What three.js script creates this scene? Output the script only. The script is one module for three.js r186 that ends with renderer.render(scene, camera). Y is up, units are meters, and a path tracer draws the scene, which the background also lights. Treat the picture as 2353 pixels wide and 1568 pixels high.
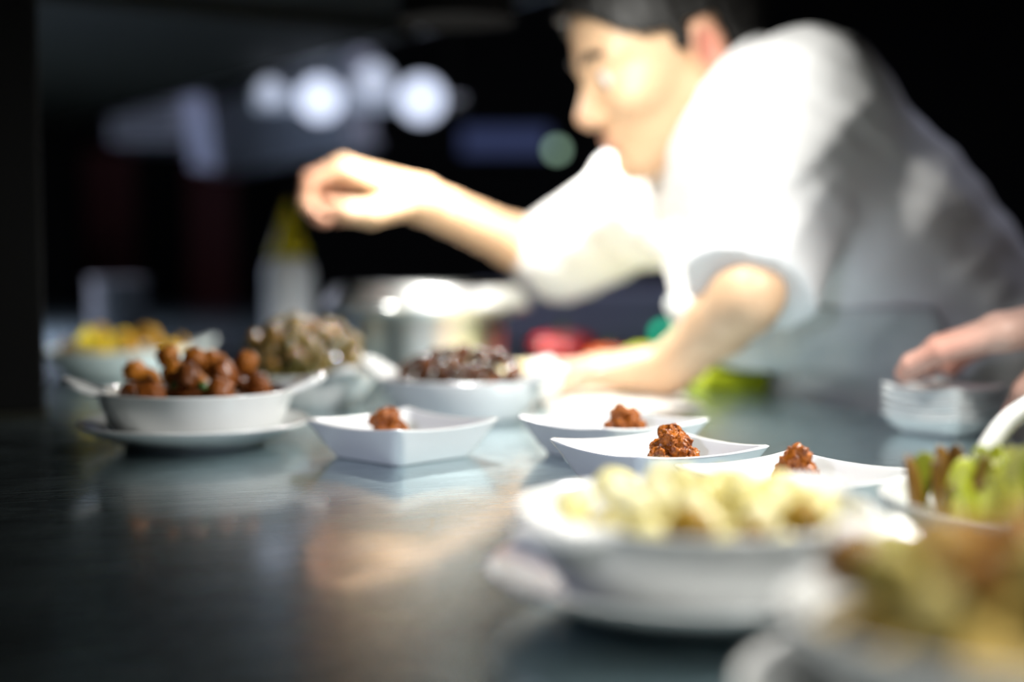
import * as THREE from 'three';
import { MarchingCubes } from 'three/addons/objects/MarchingCubes.js';
import { RoundedBoxGeometry } from 'three/addons/geometries/RoundedBoxGeometry.js';
import { mergeGeometries, mergeVertices } from 'three/addons/utils/BufferGeometryUtils.js';
import { RectAreaLightUniformsLib } from 'three/addons/lights/RectAreaLightUniformsLib.js';
import { SimplexNoise } from 'three/addons/math/SimplexNoise.js';

// ---------------------------------------------------------------- camera, light set-up, exposure
RectAreaLightUniformsLib.init();
const scene = new THREE.Scene();
scene.background = new THREE.Color(0x000000);
const CT = 0.9;                                            // height of the counter top; h below is measured from it, d is the distance ahead of the camera
const camera = new THREE.PerspectiveCamera(26.98, 2353 / 1568, 0.05, 30);
camera.filmGauge = 36;
camera.position.set(0, CT + 0.145, 0);
camera.rotation.x = -Math.atan(204 / 3268);
camera.focus = 0.848;
camera.userData.fStop = 1.9;
camera.updateProjectionMatrix();
const renderer = new THREE.WebGLRenderer({ antialias: true });
renderer.toneMapping = THREE.LinearToneMapping;
renderer.toneMappingExposure = 1.0;
renderer.shadowMap.enabled = true;

const UNSEEN_LAMPS = [                                            // lamps out of view, placed to light dishes and cook; x, h, d, candela, cone (degrees), aim (x, h, d), cold, label
  [0.42, 0.385, 0.82, 1.9, 55, [0.02, 0, 0.90], 0, 'unseen lamp out of view, hung to light the square dishes'],
  [-0.05, 0.388, 1.10, 0.66, 50, [0.22, 0.07, 1.40], 0, 'unseen lamp out of view, tilted to light the reaching cook'],
  [-0.06, 0.41, 1.58, 1.9, 70, [-0.06, 0, 1.58], 0, 'unseen lamp out of view, lighting the steel pan and the reaching arm'],
  [0.20, 0.405, 0.36, 0.8, 58, [0.20, 0, 0.36], 0, 'unseen lamp out of view, lighting the bowls nearest the camera'],
  [-0.98, 0.41, 2.60, 4.5, 78, [-0.98, 0, 2.60], 1, 'unseen cold-white lamp at the far left, lighting the hood and paper strip'],  // out of view behind the post, placed to brighten the hood side
];
const UNSEEN_SPOT = { x: -0.25, h: 0.30, d: 0.10, tx: 0.02, th: 0, td: 0.92, cd: 1.3, cone: 18 };   // unseen cold spotlight beside the camera, placed to light the square dish fronts
const LAMP_COLOR = new THREE.Color(1.0, 0.985, 0.93);
const UNSEEN_PANELS = [                                          // panels out of view, placed to light cook and background; x, h, d, width, depth, intensity, label
  [0.15, 1.84, 2.9, 0.9, 0.5, 7.0, 'unseen cold white ceiling panel out of view, lighting the aisle beyond the cook'],
  [0.95, 1.84, 1.7, 0.7, 0.4, 6.0, 'unseen cold white ceiling panel out of view, lighting the leaning cook from behind'],
];
const COLD = new THREE.Color(0.76, 0.79, 1.0);

// ---------------------------------------------------------------- helpers
let seed = 12345;
const rnd = () => { seed = (seed * 1664525 + 1013904223) >>> 0; return seed / 4294967296; };
const rr = (a, b) => a + (b - a) * rnd();
const simplex = new SimplexNoise({ random: rnd });
const noise = (x, y, z) => simplex.noise3d(x, y, z);
const fbm = (x, y, z, o = 4) => { let s = 0, a = 0.5, f = 1; for (let i = 0; i < o; i++) { s += a * noise(x * f + i * 7.1, y * f, z * f); a *= 0.5; f *= 2.07; } return s; };
const V = (x, h, d) => new THREE.Vector3(x, CT + h, -d);
const used = {};
function numbered(n) { const k = used[n] = (used[n] ?? -1) + 1; return k ? `${n}_${String(k).padStart(3, '0')}` : n; }
function tag(o, label, category, group, kind) {
  if (label) o.userData.label = label;
  if (category) o.userData.category = category;
  if (group) o.userData.group = group;
  if (kind) o.userData.kind = kind;
  return o;
}
function part(parent, name, geo, mat, label) {
  const m = new THREE.Mesh(geo, mat); m.name = name; m.castShadow = m.receiveShadow = true;
  if (label) m.userData.label = label;
  parent.add(m); return m;
}
function thing(name, label, category, pos, turn = 0, group) {
  const g = new THREE.Group(); g.name = numbered(name); if (pos) g.position.copy(pos); g.rotation.y = turn;
  scene.add(g); return tag(g, label, category, group);
}
function solo(name, geo, mat, label, category, pos, group, kind) {
  const m = new THREE.Mesh(geo, mat); m.name = numbered(name); m.castShadow = m.receiveShadow = true; if (pos) m.position.copy(pos);
  scene.add(m); return tag(m, label, category, group, kind);
}
function structure(name, geo, mat, pos) { const m = new THREE.Mesh(geo, mat); m.name = name; m.userData.kind = 'structure'; m.receiveShadow = m.castShadow = true; if (pos) m.position.copy(pos); scene.add(m); return m; }
const lathe = (pts, n = 72) => new THREE.LatheGeometry(pts.map(p => new THREE.Vector2(p[0], p[1])), n);
const std = (o) => new THREE.MeshStandardMaterial(o);
const phy = (o) => new THREE.MeshPhysicalMaterial(o);
const lin = (r, g, b) => new THREE.Color().setRGB(r, g, b);

// ---------------------------------------------------------------- textures
function streakTexture(size, base, amp, count, channelScale = 1) {          // brushed lines along u plus random fine scratches
  const a = new Float32Array(size * size);
  const rowv = []; for (let y = 0; y < size; y++) rowv.push(rr(-1, 1));
  for (let y = 0; y < size; y++) for (let x = 0; x < size; x++) a[y * size + x] = base + amp * 0.35 * rowv[y] + amp * 0.4 * fbm(x / size * 5, y / size * 90, 2.2, 3) + amp * 0.5 * fbm(x / size * 4, y / size * 4, 9.1, 3);
  for (let i = 0; i < count; i++) {
    let x = rnd() * size, y = rnd() * size; const t = rr(-0.35, 0.35) + (rnd() < 0.2 ? rr(-1.2, 1.2) : 0), L = rr(8, 150), v = rr(-1, 1) * amp * 1.6; const bend = rr(-0.006, 0.006);
    for (let s = 0; s < L; s++) { const xi = ((x | 0) % size + size) % size, yi = ((y | 0) % size + size) % size; a[yi * size + xi] += v; x += Math.cos(t + bend * s); y += Math.sin(t + bend * s); }
  }
  const d = new Uint8Array(size * size * 4);
  for (let i = 0; i < size * size; i++) { const v = Math.max(0, Math.min(255, a[i] * 255 * channelScale)); d[i * 4] = d[i * 4 + 1] = d[i * 4 + 2] = v; d[i * 4 + 3] = 255; }
  const t = new THREE.DataTexture(d, size, size); t.wrapS = t.wrapT = THREE.RepeatWrapping; t.magFilter = THREE.LinearFilter; t.minFilter = THREE.LinearMipmapLinearFilter; t.generateMipmaps = true; t.needsUpdate = true; return t;
}
function noiseTexture(size, fn) {                                            // fn(u, v) -> [r, g, b] sRGB 0..1
  const d = new Uint8Array(size * size * 4);
  for (let y = 0; y < size; y++) for (let x = 0; x < size; x++) { const c = fn(x / size, y / size), i = (y * size + x) * 4; for (let k = 0; k < 3; k++) d[i + k] = Math.max(0, Math.min(255, c[k] * 255)); d[i + 3] = 255; }
  const t = new THREE.DataTexture(d, size, size); t.colorSpace = THREE.SRGBColorSpace; t.wrapS = t.wrapT = THREE.RepeatWrapping; t.magFilter = THREE.LinearFilter; t.needsUpdate = true; return t;
}
const steelRough = streakTexture(1024, 0.25, 0.10, 900);
const steelBump = streakTexture(1024, 0.5, 0.16, 1800);

// ---------------------------------------------------------------- materials
const M = {
  counter: phy({ color: lin(0.36, 0.46, 0.49), metalness: 1, roughness: 1, roughnessMap: steelRough, bumpMap: steelBump, bumpScale: 0.000015, clearcoat: 0.32, clearcoatRoughness: 0.06 }),
  steel: std({ color: lin(0.56, 0.57, 0.58), metalness: 1, roughness: 0.28 }),
  darkSteel: phy({ color: lin(0.014, 0.014, 0.010), roughness: 0.7, specularIntensity: 0.2 }),
  panSteel: std({ color: lin(0.78, 0.79, 0.78), metalness: 1, roughness: 0.34 }),
  hoodSteel: std({ color: lin(0.55, 0.55, 0.62), metalness: 0.25, roughness: 0.5 }),
  black: phy({ color: lin(0.004, 0.004, 0.004), roughness: 0.8, specularIntensity: 0.12 }),
  wall: std({ color: lin(0.02, 0.02, 0.021), roughness: 0.9 }),
  floor: std({ color: lin(0.04, 0.035, 0.033), roughness: 0.6 }),
  porcelain: phy({ color: lin(0.74, 0.75, 0.745), roughness: 0.17, clearcoat: 0.6, clearcoatRoughness: 0.06 }),
  porcelainGreen: phy({ color: lin(0.70, 0.76, 0.74), roughness: 0.2, clearcoat: 0.6, clearcoatRoughness: 0.08 }),
  cloth: phy({ color: lin(0.82, 0.82, 0.82), roughness: 0.95, sheen: 0.25, sheenRoughness: 0.6 }),
  apron: phy({ color: lin(0.55, 0.58, 0.58), roughness: 0.95 }),
  darkCloth: std({ color: lin(0.025, 0.027, 0.038), roughness: 0.95 }),
  towel: std({ color: lin(0.84, 0.82, 0.78), roughness: 1 }),
  hair: std({ color: lin(0.008, 0.007, 0.006), roughness: 0.6 }),
  skin: phy({ color: lin(1, 1, 1), vertexColors: true, roughness: 0.5, sheen: 0.1 }),
  eye: std({ color: lin(0.7, 0.69, 0.66), roughness: 0.2 }),
  iris: std({ color: lin(0.02, 0.012, 0.008), roughness: 0.2 }),
  dimSteel: std({ color: lin(0.06, 0.06, 0.065), roughness: 0.6 }),
  slate: std({ color: lin(0.30, 0.31, 0.40), roughness: 0.55 }),
  red: std({ color: lin(0.05, 0.002, 0.002), roughness: 0.6 }),
  shoe: std({ color: lin(0.01, 0.01, 0.01), roughness: 0.5 }),
};

// ---------------------------------------------------------------- the room
const RX0 = -3.2, RX1 = 2.6, RD0 = -1.6, RD1 = 6.6, RH = 2.8;
const box = (w, h, d) => new THREE.BoxGeometry(w, h, d);
structure('floor', box(RX1 - RX0 + 0.4, 0.1, RD1 - RD0 + 0.4), M.floor, new THREE.Vector3((RX0 + RX1) / 2, -0.05, -(RD0 + RD1) / 2));
structure('ceiling', box(RX1 - RX0 + 0.4, 0.1, RD1 - RD0 + 0.4), M.wall, new THREE.Vector3((RX0 + RX1) / 2, RH + 0.05, -(RD0 + RD1) / 2));
structure('wall_left', box(0.15, RH, RD1 - RD0), M.wall, new THREE.Vector3(RX0 - 0.075, RH / 2, -(RD0 + RD1) / 2));
structure('wall_right', box(0.15, RH, RD1 - RD0), M.wall, new THREE.Vector3(RX1 + 0.075, RH / 2, -(RD0 + RD1) / 2));
structure('wall_back', box(RX1 - RX0 + 0.3, RH, 0.15), M.wall, new THREE.Vector3((RX0 + RX1) / 2, RH / 2, -RD1 - 0.075));
structure('wall_front', box(RX1 - RX0 + 0.3, RH, 0.15), M.wall, new THREE.Vector3((RX0 + RX1) / 2, RH / 2, -RD0 + 0.075));

// ---------------------------------------------------------------- steel pass counter (its long edge runs away to the left)
const EDGE = new THREE.Vector2(0.33, 1.30), EDIR = new THREE.Vector2(-0.303, 0.953).normalize();   // (x, d)
const edgeX = (d) => EDGE.x + (d - EDGE.y) * EDIR.x / EDIR.y;
const counterTurn = Math.atan2(-EDIR.x, EDIR.y);                                                     // about +y
{
  const L = 4.6, W = 1.35, t0 = -1.75;                                       // length along the edge, width, start
  const n = new THREE.Vector2(-EDIR.y, EDIR.x);                              // from the cook's edge into the counter
  const c = EDGE.clone().addScaledVector(EDIR, t0 + L / 2).addScaledVector(n, W / 2);
  const g = thing('pass_counter', 'long brushed stainless steel kitchen pass counter carrying all the dishes', 'counter', new THREE.Vector3(c.x, 0, -c.y), counterTurn);
  const top = new RoundedBoxGeometry(W, 0.04, L, 3, 0.006);
  const p = top.attributes.position, uv = top.attributes.uv;
  for (let i = 0; i < p.count; i++) uv.setXY(i, p.getX(i) / 0.42, p.getZ(i) / 0.42);
  top.translate(0, CT - 0.02, 0);
  part(g, 'worktop', top, M.counter, 'brushed and scratched steel worktop');
  part(g, 'cabinet', new RoundedBoxGeometry(W - 0.08, CT - 0.14, L - 0.08, 2, 0.005).translate(0, 0.1 + (CT - 0.14) / 2, 0), M.darkSteel);
  for (const sx of [-1, 1]) for (const sz of [-1, 0, 1]) part(g, 'foot', new THREE.CylinderGeometry(0.025, 0.03, 0.1, 20).translate(sx * (W / 2 - 0.12), 0.05, sz * (L / 2 - 0.15)), M.steel);
}
// overhead shelf above the pass, its long lower edge rising to the right
const SH = 0.50, SDIR = new THREE.Vector2(-0.53, 0.848).normalize(), SP = new THREE.Vector2(0.045, 2.0);
{
  const L = 7.0, W = 1.2, t0 = -3.0, n = new THREE.Vector2(-SDIR.y, SDIR.x);
  const c = SP.clone().addScaledVector(SDIR, t0 + L / 2).addScaledVector(n, W / 2);
  const g = thing('overhead_shelf', 'dark steel overhead shelf running above the pass across the upper left', 'shelf', new THREE.Vector3(c.x, CT + SH, -c.y), Math.atan2(-SDIR.x, SDIR.y));
  part(g, 'shelf_board', new RoundedBoxGeometry(W, 0.03, L, 2, 0.004).translate(0, 0.015, 0), M.darkSteel);
  part(g, 'edge_lip', new RoundedBoxGeometry(0.006, 0.04, L, 2, 0.002).translate(W / 2 + 0.004, 0.018, 0), M.steel, 'bright rolled steel edge of the shelf');
  for (const u of [0.2, 1.4, 2.6]) part(g, 'rib', new RoundedBoxGeometry(W - 0.1, 0.022, 0.05, 2, 0.004).translate(0, -0.0112, u), M.darkSteel);
  for (const [u, s] of [[2.2, -0.55], [-1.2, -0.6]]) part(g, 'hanger_rod', new THREE.CylinderGeometry(0.012, 0.012, RH - CT - SH - 0.03, 16).translate(s, 0.03 + (RH - CT - SH - 0.03) / 2, u), M.darkSteel);
}
// black post at the far left carrying the shelf
{
  const g = thing('shelf_post', 'black upright shelf post rising from the counter at the far left', 'post', V(-0.449, 0, 1.25), 0.3);
  part(g, 'post', new RoundedBoxGeometry(0.07, SH - 0.03, 0.05, 2, 0.004).translate(0, (SH - 0.03) / 2 + 0.005, 0), M.black);
  part(g, 'base_plate', new RoundedBoxGeometry(0.076, 0.006, 0.056, 2, 0.002).translate(0, 0.003, 0), M.darkSteel);
}

// ---------------------------------------------------------------- unseen lamps, all out of view
for (const [x, h, d, cd, cone, aim, cold, label] of UNSEEN_LAMPS) {
  const tone = cold ? COLD : LAMP_COLOR, g = thing('unseen_lamp', label, 'lamp', V(x, h, d));
  const q = new THREE.Quaternion().setFromUnitVectors(new THREE.Vector3(0, -1, 0), V(...aim).sub(V(x, h, d)).normalize()), P = 0.079;      // tilted about the top of the shade
  const tilt = (geo) => geo.translate(0, -P, 0).applyQuaternion(q).translate(0, P, 0);
  part(g, 'shade', tilt(lathe([[0.02, 0.075], [0.024, 0.073], [0.04, 0.055], [0.058, 0.02], [0.062, -0.012], [0.064, -0.012], [0.061, 0.022], [0.043, 0.057], [0.026, 0.077], [0.02, 0.079], [0.02, 0.075]], 48)), M.black);
  part(g, 'bulb', tilt(new THREE.SphereGeometry(0.03, 32, 16).scale(1, 0.8, 1).translate(0, 0.025, 0)), std({ color: lin(0.8, 0.8, 0.8), emissive: tone, emissiveIntensity: 14, roughness: 0.4 }), 'glowing bulb');
  part(g, 'cord', new THREE.CylinderGeometry(0.004, 0.004, SH - h - 0.079, 12).translate(0, 0.077 + (SH - h - 0.079) / 2, 0), M.black);
  const s = new THREE.SpotLight(tone, cd, 0, cone * Math.PI / 180, 0.5, 2);
  s.position.set(0, -0.005 - P, 0).applyQuaternion(q).add(V(x, h + P, d)); s.target.position.copy(V(...aim)); s.castShadow = true; s.shadow.radius = 1.5; s.name = 'unseen_lamp_glow';
  scene.add(s, s.target);
}
{
  const q = UNSEEN_SPOT, g = thing('unseen_spotlight', 'unseen cold spotlight out of view beside the camera, lighting the square dishes', 'lamp', V(q.x, q.h, q.d));
  const dir = V(q.tx, q.th, q.td).sub(V(q.x, q.h, q.d)).normalize(), turn = new THREE.Quaternion().setFromUnitVectors(new THREE.Vector3(0, 0, 1), dir);
  const can = part(g, 'housing', lathe([[0, -0.07], [0.022, -0.07], [0.03, -0.06], [0.034, 0.0], [0.034, 0.012], [0.031, 0.012], [0.031, 0.0], [0, -0.002]], 40).rotateX(Math.PI / 2).applyQuaternion(turn), M.black);
  part(can, 'lens', new THREE.CylinderGeometry(0.029, 0.029, 0.006, 32).rotateX(Math.PI / 2).translate(0, 0, 0.002).applyQuaternion(turn), std({ color: lin(0.6, 0.6, 0.6), emissive: COLD, emissiveIntensity: 6 }));
  part(g, 'rod', new THREE.CylinderGeometry(0.005, 0.005, SH - q.h - 0.032, 12).translate(0, 0.03 + (SH - q.h - 0.032) / 2, 0), M.black);
  const s = new THREE.SpotLight(COLD, q.cd, 0, q.cone * Math.PI / 180, 0.6, 2); s.position.copy(V(q.x, q.h, q.d)).addScaledVector(dir, 0.016); s.target.position.copy(V(q.tx, q.th, q.td)); s.castShadow = true; s.shadow.radius = 1.4; s.name = 'unseen_spotlight_glow'; scene.add(s, s.target);
}
for (const [x, h, d, w, l, I, label] of UNSEEN_PANELS) {
  const g = thing('unseen_ceiling_panel', label, 'light', V(x, h, d));
  part(g, 'frame', new RoundedBoxGeometry(w + 0.06, 0.04, l + 0.06, 2, 0.005).translate(0, 0.036, 0), M.steel);
  part(g, 'diffuser', new THREE.BoxGeometry(w, 0.012, l).translate(0, 0.012, 0), std({ color: lin(0.8, 0.8, 0.8), emissive: COLD, emissiveIntensity: I * 0.25 }));
  const a = new THREE.RectAreaLight(COLD, I, w, l); a.position.copy(V(x, h, d)); a.lookAt(x, 0, -d); scene.add(a);
}

// ---------------------------------------------------------------- dishes
// square dish with lifted corners: loops of a rounded square, profile closed from the base over the rim to the inside floor
function squareLoop(half, r, n, lift, y) {
  const pts = [], per = n / 4;
  for (let q = 0; q < 4; q++) for (let i = 0; i < per; i++) {
    const t = i / per, flat = half - r; let x, z;
    const s = half, a0 = q * Math.PI / 2;
    // edge from -45 degrees to +45 degrees of this side: straight part, then the corner arc
    const len = 2 * flat, arc = r * Math.PI / 2, u = t * (len + arc);
    if (u < len) { x = s; z = -flat + u; } else { const a = (u - len) / r; x = flat + r * Math.cos(a); z = flat + r * Math.sin(a); }
    const X = x * Math.cos(a0) - z * Math.sin(a0), Z = x * Math.sin(a0) + z * Math.cos(a0);
    const m = Math.min(Math.abs(X), Math.abs(Z)) / half;                     // 0 at the middle of a side, near 1 at a corner
    pts.push([X, y + lift * Math.pow(m, 2.2), Z]);
  }
  return pts;
}
function loft(loops, closedEnds = true) {
  const n = loops[0].length, pos = [], idx = [];
  for (const l of loops) for (const p of l) pos.push(...p);
  for (let k = 0; k < loops.length - 1; k++) for (let i = 0; i < n; i++) {
    const a = k * n + i, b = k * n + (i + 1) % n, c = a + n, e = b + n; idx.push(a, c, b, b, c, e);
  }
  if (closedEnds) for (const [k, flip] of [[0, 1], [loops.length - 1, 0]]) {
    const c = pos.length / 3, L = loops[k]; let s = [0, 0, 0]; for (const p of L) for (let j = 0; j < 3; j++) s[j] += p[j] / n; pos.push(...s);
    for (let i = 0; i < n; i++) { const a = k * n + i, b = k * n + (i + 1) % n; flip ? idx.push(c, a, b) : idx.push(c, b, a); }
  }
  const g = new THREE.BufferGeometry(); g.setAttribute('position', new THREE.Float32BufferAttribute(pos, 3)); g.setIndex(idx); g.computeVertexNormals();
  g.setAttribute('uv', new THREE.Float32BufferAttribute(new Float32Array(pos.length / 3 * 2), 2)); return g;
}
function squareDishGeo(S, H, wall = 0.0035, n = 128) {                       // S half width at the rim
  const prof = [                                                             // half, corner radius, y, lift
    [S * 0.60, 0.006, 0.0012, 0], [S * 0.66, 0.006, 0.0008, 0], [S * 0.69, 0.007, 0.0, 0], [S * 0.715, 0.008, 0.0008, 0], [S * 0.735, 0.008, 0.003, 0],
    [S * 0.80, 0.008, H * 0.30, 0.0], [S * 0.88, 0.007, H * 0.58, 0.0012], [S * 0.95, 0.006, H * 0.82, 0.0022], [S * 0.99, 0.005, H * 0.955, 0.003], [S, 0.005, H * 0.985, 0.0033],
    [S - 0.0006, 0.005, H, 0.0033], [S - 0.0016, 0.005, H + 0.0003, 0.0033], [S - wall + 0.0006, 0.005, H, 0.0033], [S - wall, 0.005, H * 0.98, 0.0033],
    [S * 0.95 - wall, 0.005, H * 0.82, 0.0024], [S * 0.88 - wall, 0.006, H * 0.60, 0.001], [S * 0.80 - wall, 0.006, H * 0.36, 0], [S * 0.74 - wall, 0.007, H * 0.21, 0], [S * 0.68 - wall, 0.007, H * 0.16, 0], [S * 0.5, 0.007, H * 0.15, 0], [S * 0.2, 0.004, H * 0.15, 0],
  ];
  return loft(prof.map(([h, r, y, l]) => squareLoop(h, r, n, l, y)));
}
const dishGeo = squareDishGeo(0.050, 0.0245);
const DISHES = [                                                             // x, d, turn (degrees, rim side direction), label
  [-0.078, 1.004, 46, 'white square porcelain dish standing alone left of centre beside the saucered bowl'],
  [0.072, 1.012, 37, 'white square porcelain dish behind the sharp one, partly hidden by it'],
  [0.0905, 0.878, 31, 'white square porcelain dish in sharp focus at the centre of the row'],
  [0.158, 0.776, 37, 'white square porcelain dish nearest the camera, behind the bowl of yellow potato'],
];
DISHES.forEach(([x, d, turn, label]) => { const m = solo('square_dish', dishGeo, M.porcelain, label, 'dish', V(x, 0, d), 'square sauce dishes'); m.rotation.y = turn * Math.PI / 180; });

// round eared bowl on its saucer
const saucerGeo = lathe([[0, 0.003], [0.045, 0.003], [0.047, 0.0], [0.051, 0.0], [0.054, 0.004], [0.07, 0.0085], [0.083, 0.0145], [0.0858, 0.0168], [0.0862, 0.0180], [0.0852, 0.0188], [0.082, 0.0176], [0.069, 0.0120], [0.055, 0.0078], [0.05, 0.0070], [0, 0.0070]], 96);
function bowlGeo(R, H, b = 0.70) {
  return lathe([[0, 0.002], [R * (b - 0.05), 0.002], [R * (b - 0.03), 0], [R * b, 0.0], [R * (b + 0.06), 0.003], [R * (b + 0.13), H * 0.32], [R * 0.955, H * 0.66], [R * 0.985, H * 0.90], [R * 0.999, H * 0.955], [R, H * 0.985], [R * 0.99, H], [R * 0.965, H * 0.99], [R * 0.945, H * 0.93], [R * 0.93, H * 0.7], [R * (b + 0.07), H * 0.34], [R * b, H * 0.18], [R * (b - 0.1), H * 0.14], [0, H * 0.13]], 96);
}
function earGeo(R, H, out = 0.026, w = 0.034, rise = 0.010) {               // flat rounded tongue on the rim, tilted up, pointing +x
  const s = new THREE.Shape(); s.moveTo(-0.004, -w / 2 * 1.15); s.lineTo(out - w * 0.45, -w / 2); s.absarc(out - w * 0.45, 0, w / 2, -Math.PI / 2, Math.PI / 2); s.lineTo(-0.004, w / 2 * 1.15); s.closePath();
  const g = new THREE.ExtrudeGeometry(s, { depth: 0.003, bevelEnabled: true, bevelThickness: 0.0012, bevelSize: 0.0012, bevelSegments: 3, curveSegments: 20, steps: 1 });
  g.rotateX(-Math.PI / 2); g.rotateZ(Math.atan2(rise, out)); g.translate(R * 0.965, H * 0.90, 0); return g;
}
function eared(label, x, d, y, R, H, turn, mat = M.porcelain, ears = 2, opt = {}) {
  const g = thing('eared_bowl', label, 'bowl', V(x, y, d), turn, 'white eared gratin bowls');
  part(g, 'bowl', bowlGeo(R, H, opt.b ?? 0.70), mat);
  for (let k = 0; k < ears; k++) part(g, 'handle', earGeo(R, H, opt.out, opt.w, opt.rise).rotateY(k * Math.PI), mat);
  return g;
}
const SAUCERS = [
  [-0.240, 1.072, 'white round saucer at the left under the bowl of brown meat'],
  [0.075, 0.577, 'white round saucer under the bowl of yellow potato in the foreground'],
  [0.152, 0.405, 'white round saucer under the nearest bowl in the lower right corner'],
];
SAUCERS.forEach(([x, d, label]) => solo('saucer', saucerGeo, M.porcelain, label, 'saucer', V(x, 0, d), 'round white saucers'));
const SY = 0.0085;                                                           // where a bowl stands on a saucer
eared('white eared bowl heaped with brown meat standing on the left saucer', -0.239, 1.072, SY, 0.0735, 0.034, Math.PI + 0.25, M.porcelain, 2, { b: 0.765 });
eared('white eared bowl heaped with pale yellow potato, in the blurred foreground', 0.075, 0.577, SY, 0.0735, 0.034, 0.75, M.porcelain, 2, { rise: 0.001, out: 0.023 });
eared('white bowl of fried yellow and brown pieces, nearest the camera at lower right', 0.152, 0.405, SY, 0.0735, 0.034, 1.9, M.porcelain, 2);
eared('white eared bowl of beige mushrooms behind the bowl of brown meat', -0.198, 1.345, 0, 0.068, 0.032, 2.2, M.porcelain, 2);
eared('pale dish of yellow lemon pieces at the far left beside the black post', -0.450, 1.63, 0, 0.086, 0.036, 0.4, M.porcelainGreen, 2);
eared('grey-shaded white dish of green leaves at the right edge', 0.247, 0.645, 0, 0.077, 0.034, 0.35, M.porcelain, 1);
{
  const g = eared('wide white oval dish of dark glazed pieces at the centre behind the square dishes', -0.045, 1.245, 0, 0.078, 0.036, Math.PI - 0.5, M.porcelain, 2, { out: 0.03, rise: 0.016 });
  g.scale.set(1, 1, 0.82);
}

// ---------------------------------------------------------------- food
function blobGeo(r, detail, rough, freq, sx = 1, sy = 1, sz = 1, sd = 0) {
  const g = mergeVertices(new THREE.IcosahedronGeometry(1, detail).deleteAttribute('normal').deleteAttribute('uv'));
  const p = g.attributes.position, v = new THREE.Vector3();
  for (let i = 0; i < p.count; i++) {
    v.fromBufferAttribute(p, i).normalize();
    const k = 1 - rough * (0.5 - 0.5 * Math.max(-1, Math.min(1, 1.7 * fbm(v.x * freq + sd, v.y * freq, v.z * freq + sd * 2, 3))));
    p.setXYZ(i, v.x * r * k * sx, v.y * r * k * sy, v.z * r * k * sz);
  }
  g.computeVertexNormals(); g.setAttribute('uv', new THREE.Float32BufferAttribute(new Float32Array(p.count * 2), 2)); return g;
}
// pieces dropped one by one into a heap: the base wide, the top narrow
function heap(n, R, floorAt, rFn, squash, top) {
  const out = []; let fails = 0;
  while (out.length < n && fails < 60) {
    const r = rFn(); let best = null;
    for (let t = 0; t < 24; t++) {
      const a = rnd() * 6.2832, q = Math.sqrt(rnd()) * (R - r * 0.5), x = q * Math.cos(a), z = q * Math.sin(a) * squash;
      let y = floorAt(x, z) + r * 0.85;
      for (const o of out) { const dx = x - o.x, dz = z - o.z, s = (r + o.r) * 0.92, hh = s * s - dx * dx - dz * dz; if (hh > 0) y = Math.max(y, o.y + Math.sqrt(hh)); }
      const lim = floorAt(0, 0) + (top - floorAt(0, 0)) * (1 - 0.6 * (q / R) ** 2);
      if (y > floorAt(x, z) + r * 0.9 && y + r * 0.6 > lim) continue;
      if (!best || y < best.y) best = { x, y, z, r };
    }
    if (best) out.push(best); else fails++;
  }
  return out;
}
const zone = (x, y, z, R, top) => {                                          // words for where a piece lies in its heap as the camera sees it
  const side = x < -R * 0.3 ? 'left' : x > R * 0.3 ? 'right' : 'middle', deep = z > R * 0.25 ? 'front' : z < -R * 0.25 ? 'back' : '', lay = y > top * 0.66 ? 'top' : '';
  return lay ? `on the ${lay} ${side} of` : deep ? `at the ${deep} ${side} of` : `inside the ${side} of`;
};
function pile({ name, label, where, category, group, at, n, R, floor, r, variants, mats, top, squash = 1, turn = 0 }) {
  const c = Math.cos(turn), s = Math.sin(turn);
  heap(n, R, floor, r, squash, top).forEach((p, i) => {
    const v = variants[i % variants.length];
    const m = solo(name, v, mats[Math.floor(rnd() * mats.length)], where ? `${label} ${zone(p.x * c + p.z * s, p.y, p.z * c - p.x * s, R, top)} ${where}` : label, category, new THREE.Vector3(at.x + p.x * c + p.z * s, at.y + p.y, at.z - p.x * s + p.z * c), group);
    m.scale.setScalar(p.r); m.rotation.set(rnd() * 6, rnd() * 6, rnd() * 6);
  });
}
const glaze = (r, g, b, rough = 0.3, cc = 0.5) => phy({ color: lin(r, g, b), roughness: rough, specularIntensity: 0.6, clearcoat: cc, clearcoatRoughness: 0.12 });
const flat = (h) => () => h;
const mound = (H, R, base) => (x, z) => base + H * Math.max(0, 1 - (x * x + z * z) / (R * R));
// a bed of sauce or mash that carries the pieces
function bed(name, label, at, R, H, base, mat, sx = 1, rough = 0.0025) {
  const pts = []; for (let i = 0; i <= 14; i++) { const t = i / 14; pts.push([R * t, base + H * (1 - t * t)]); }
  const g = lathe(pts.reverse().map(p => [p[0], p[1]]), 56), p = g.attributes.position;
  for (let i = 0; i < p.count; i++) { const x = p.getX(i), z = p.getZ(i); p.setY(i, p.getY(i) - 0.001 + rough * fbm(x * 90, z * 90, 3.3, 3) * (1 - Math.hypot(x, z) / R)); }
  g.computeVertexNormals(); g.scale(1, 1, sx);
  return solo(name, g, mat, label, 'food', at, null, 'stuff');
}
const meatV = [0, 1, 2, 3, 4].map(k => blobGeo(1, 3, 0.42, 1.7, 1, 0.85 + 0.1 * (k % 2), 0.9, k * 3.7));
const grainV = [0, 1, 2, 3].map(k => blobGeo(1, 2, 0.3, 1.2, 1, 0.8, 0.85, 40 + k * 3.1));
const potatoV = [0, 1, 2, 3].map(k => blobGeo(1, 3, 0.3, 1.0, 1, 0.8, 0.9, 70 + k * 5.1));
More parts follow.
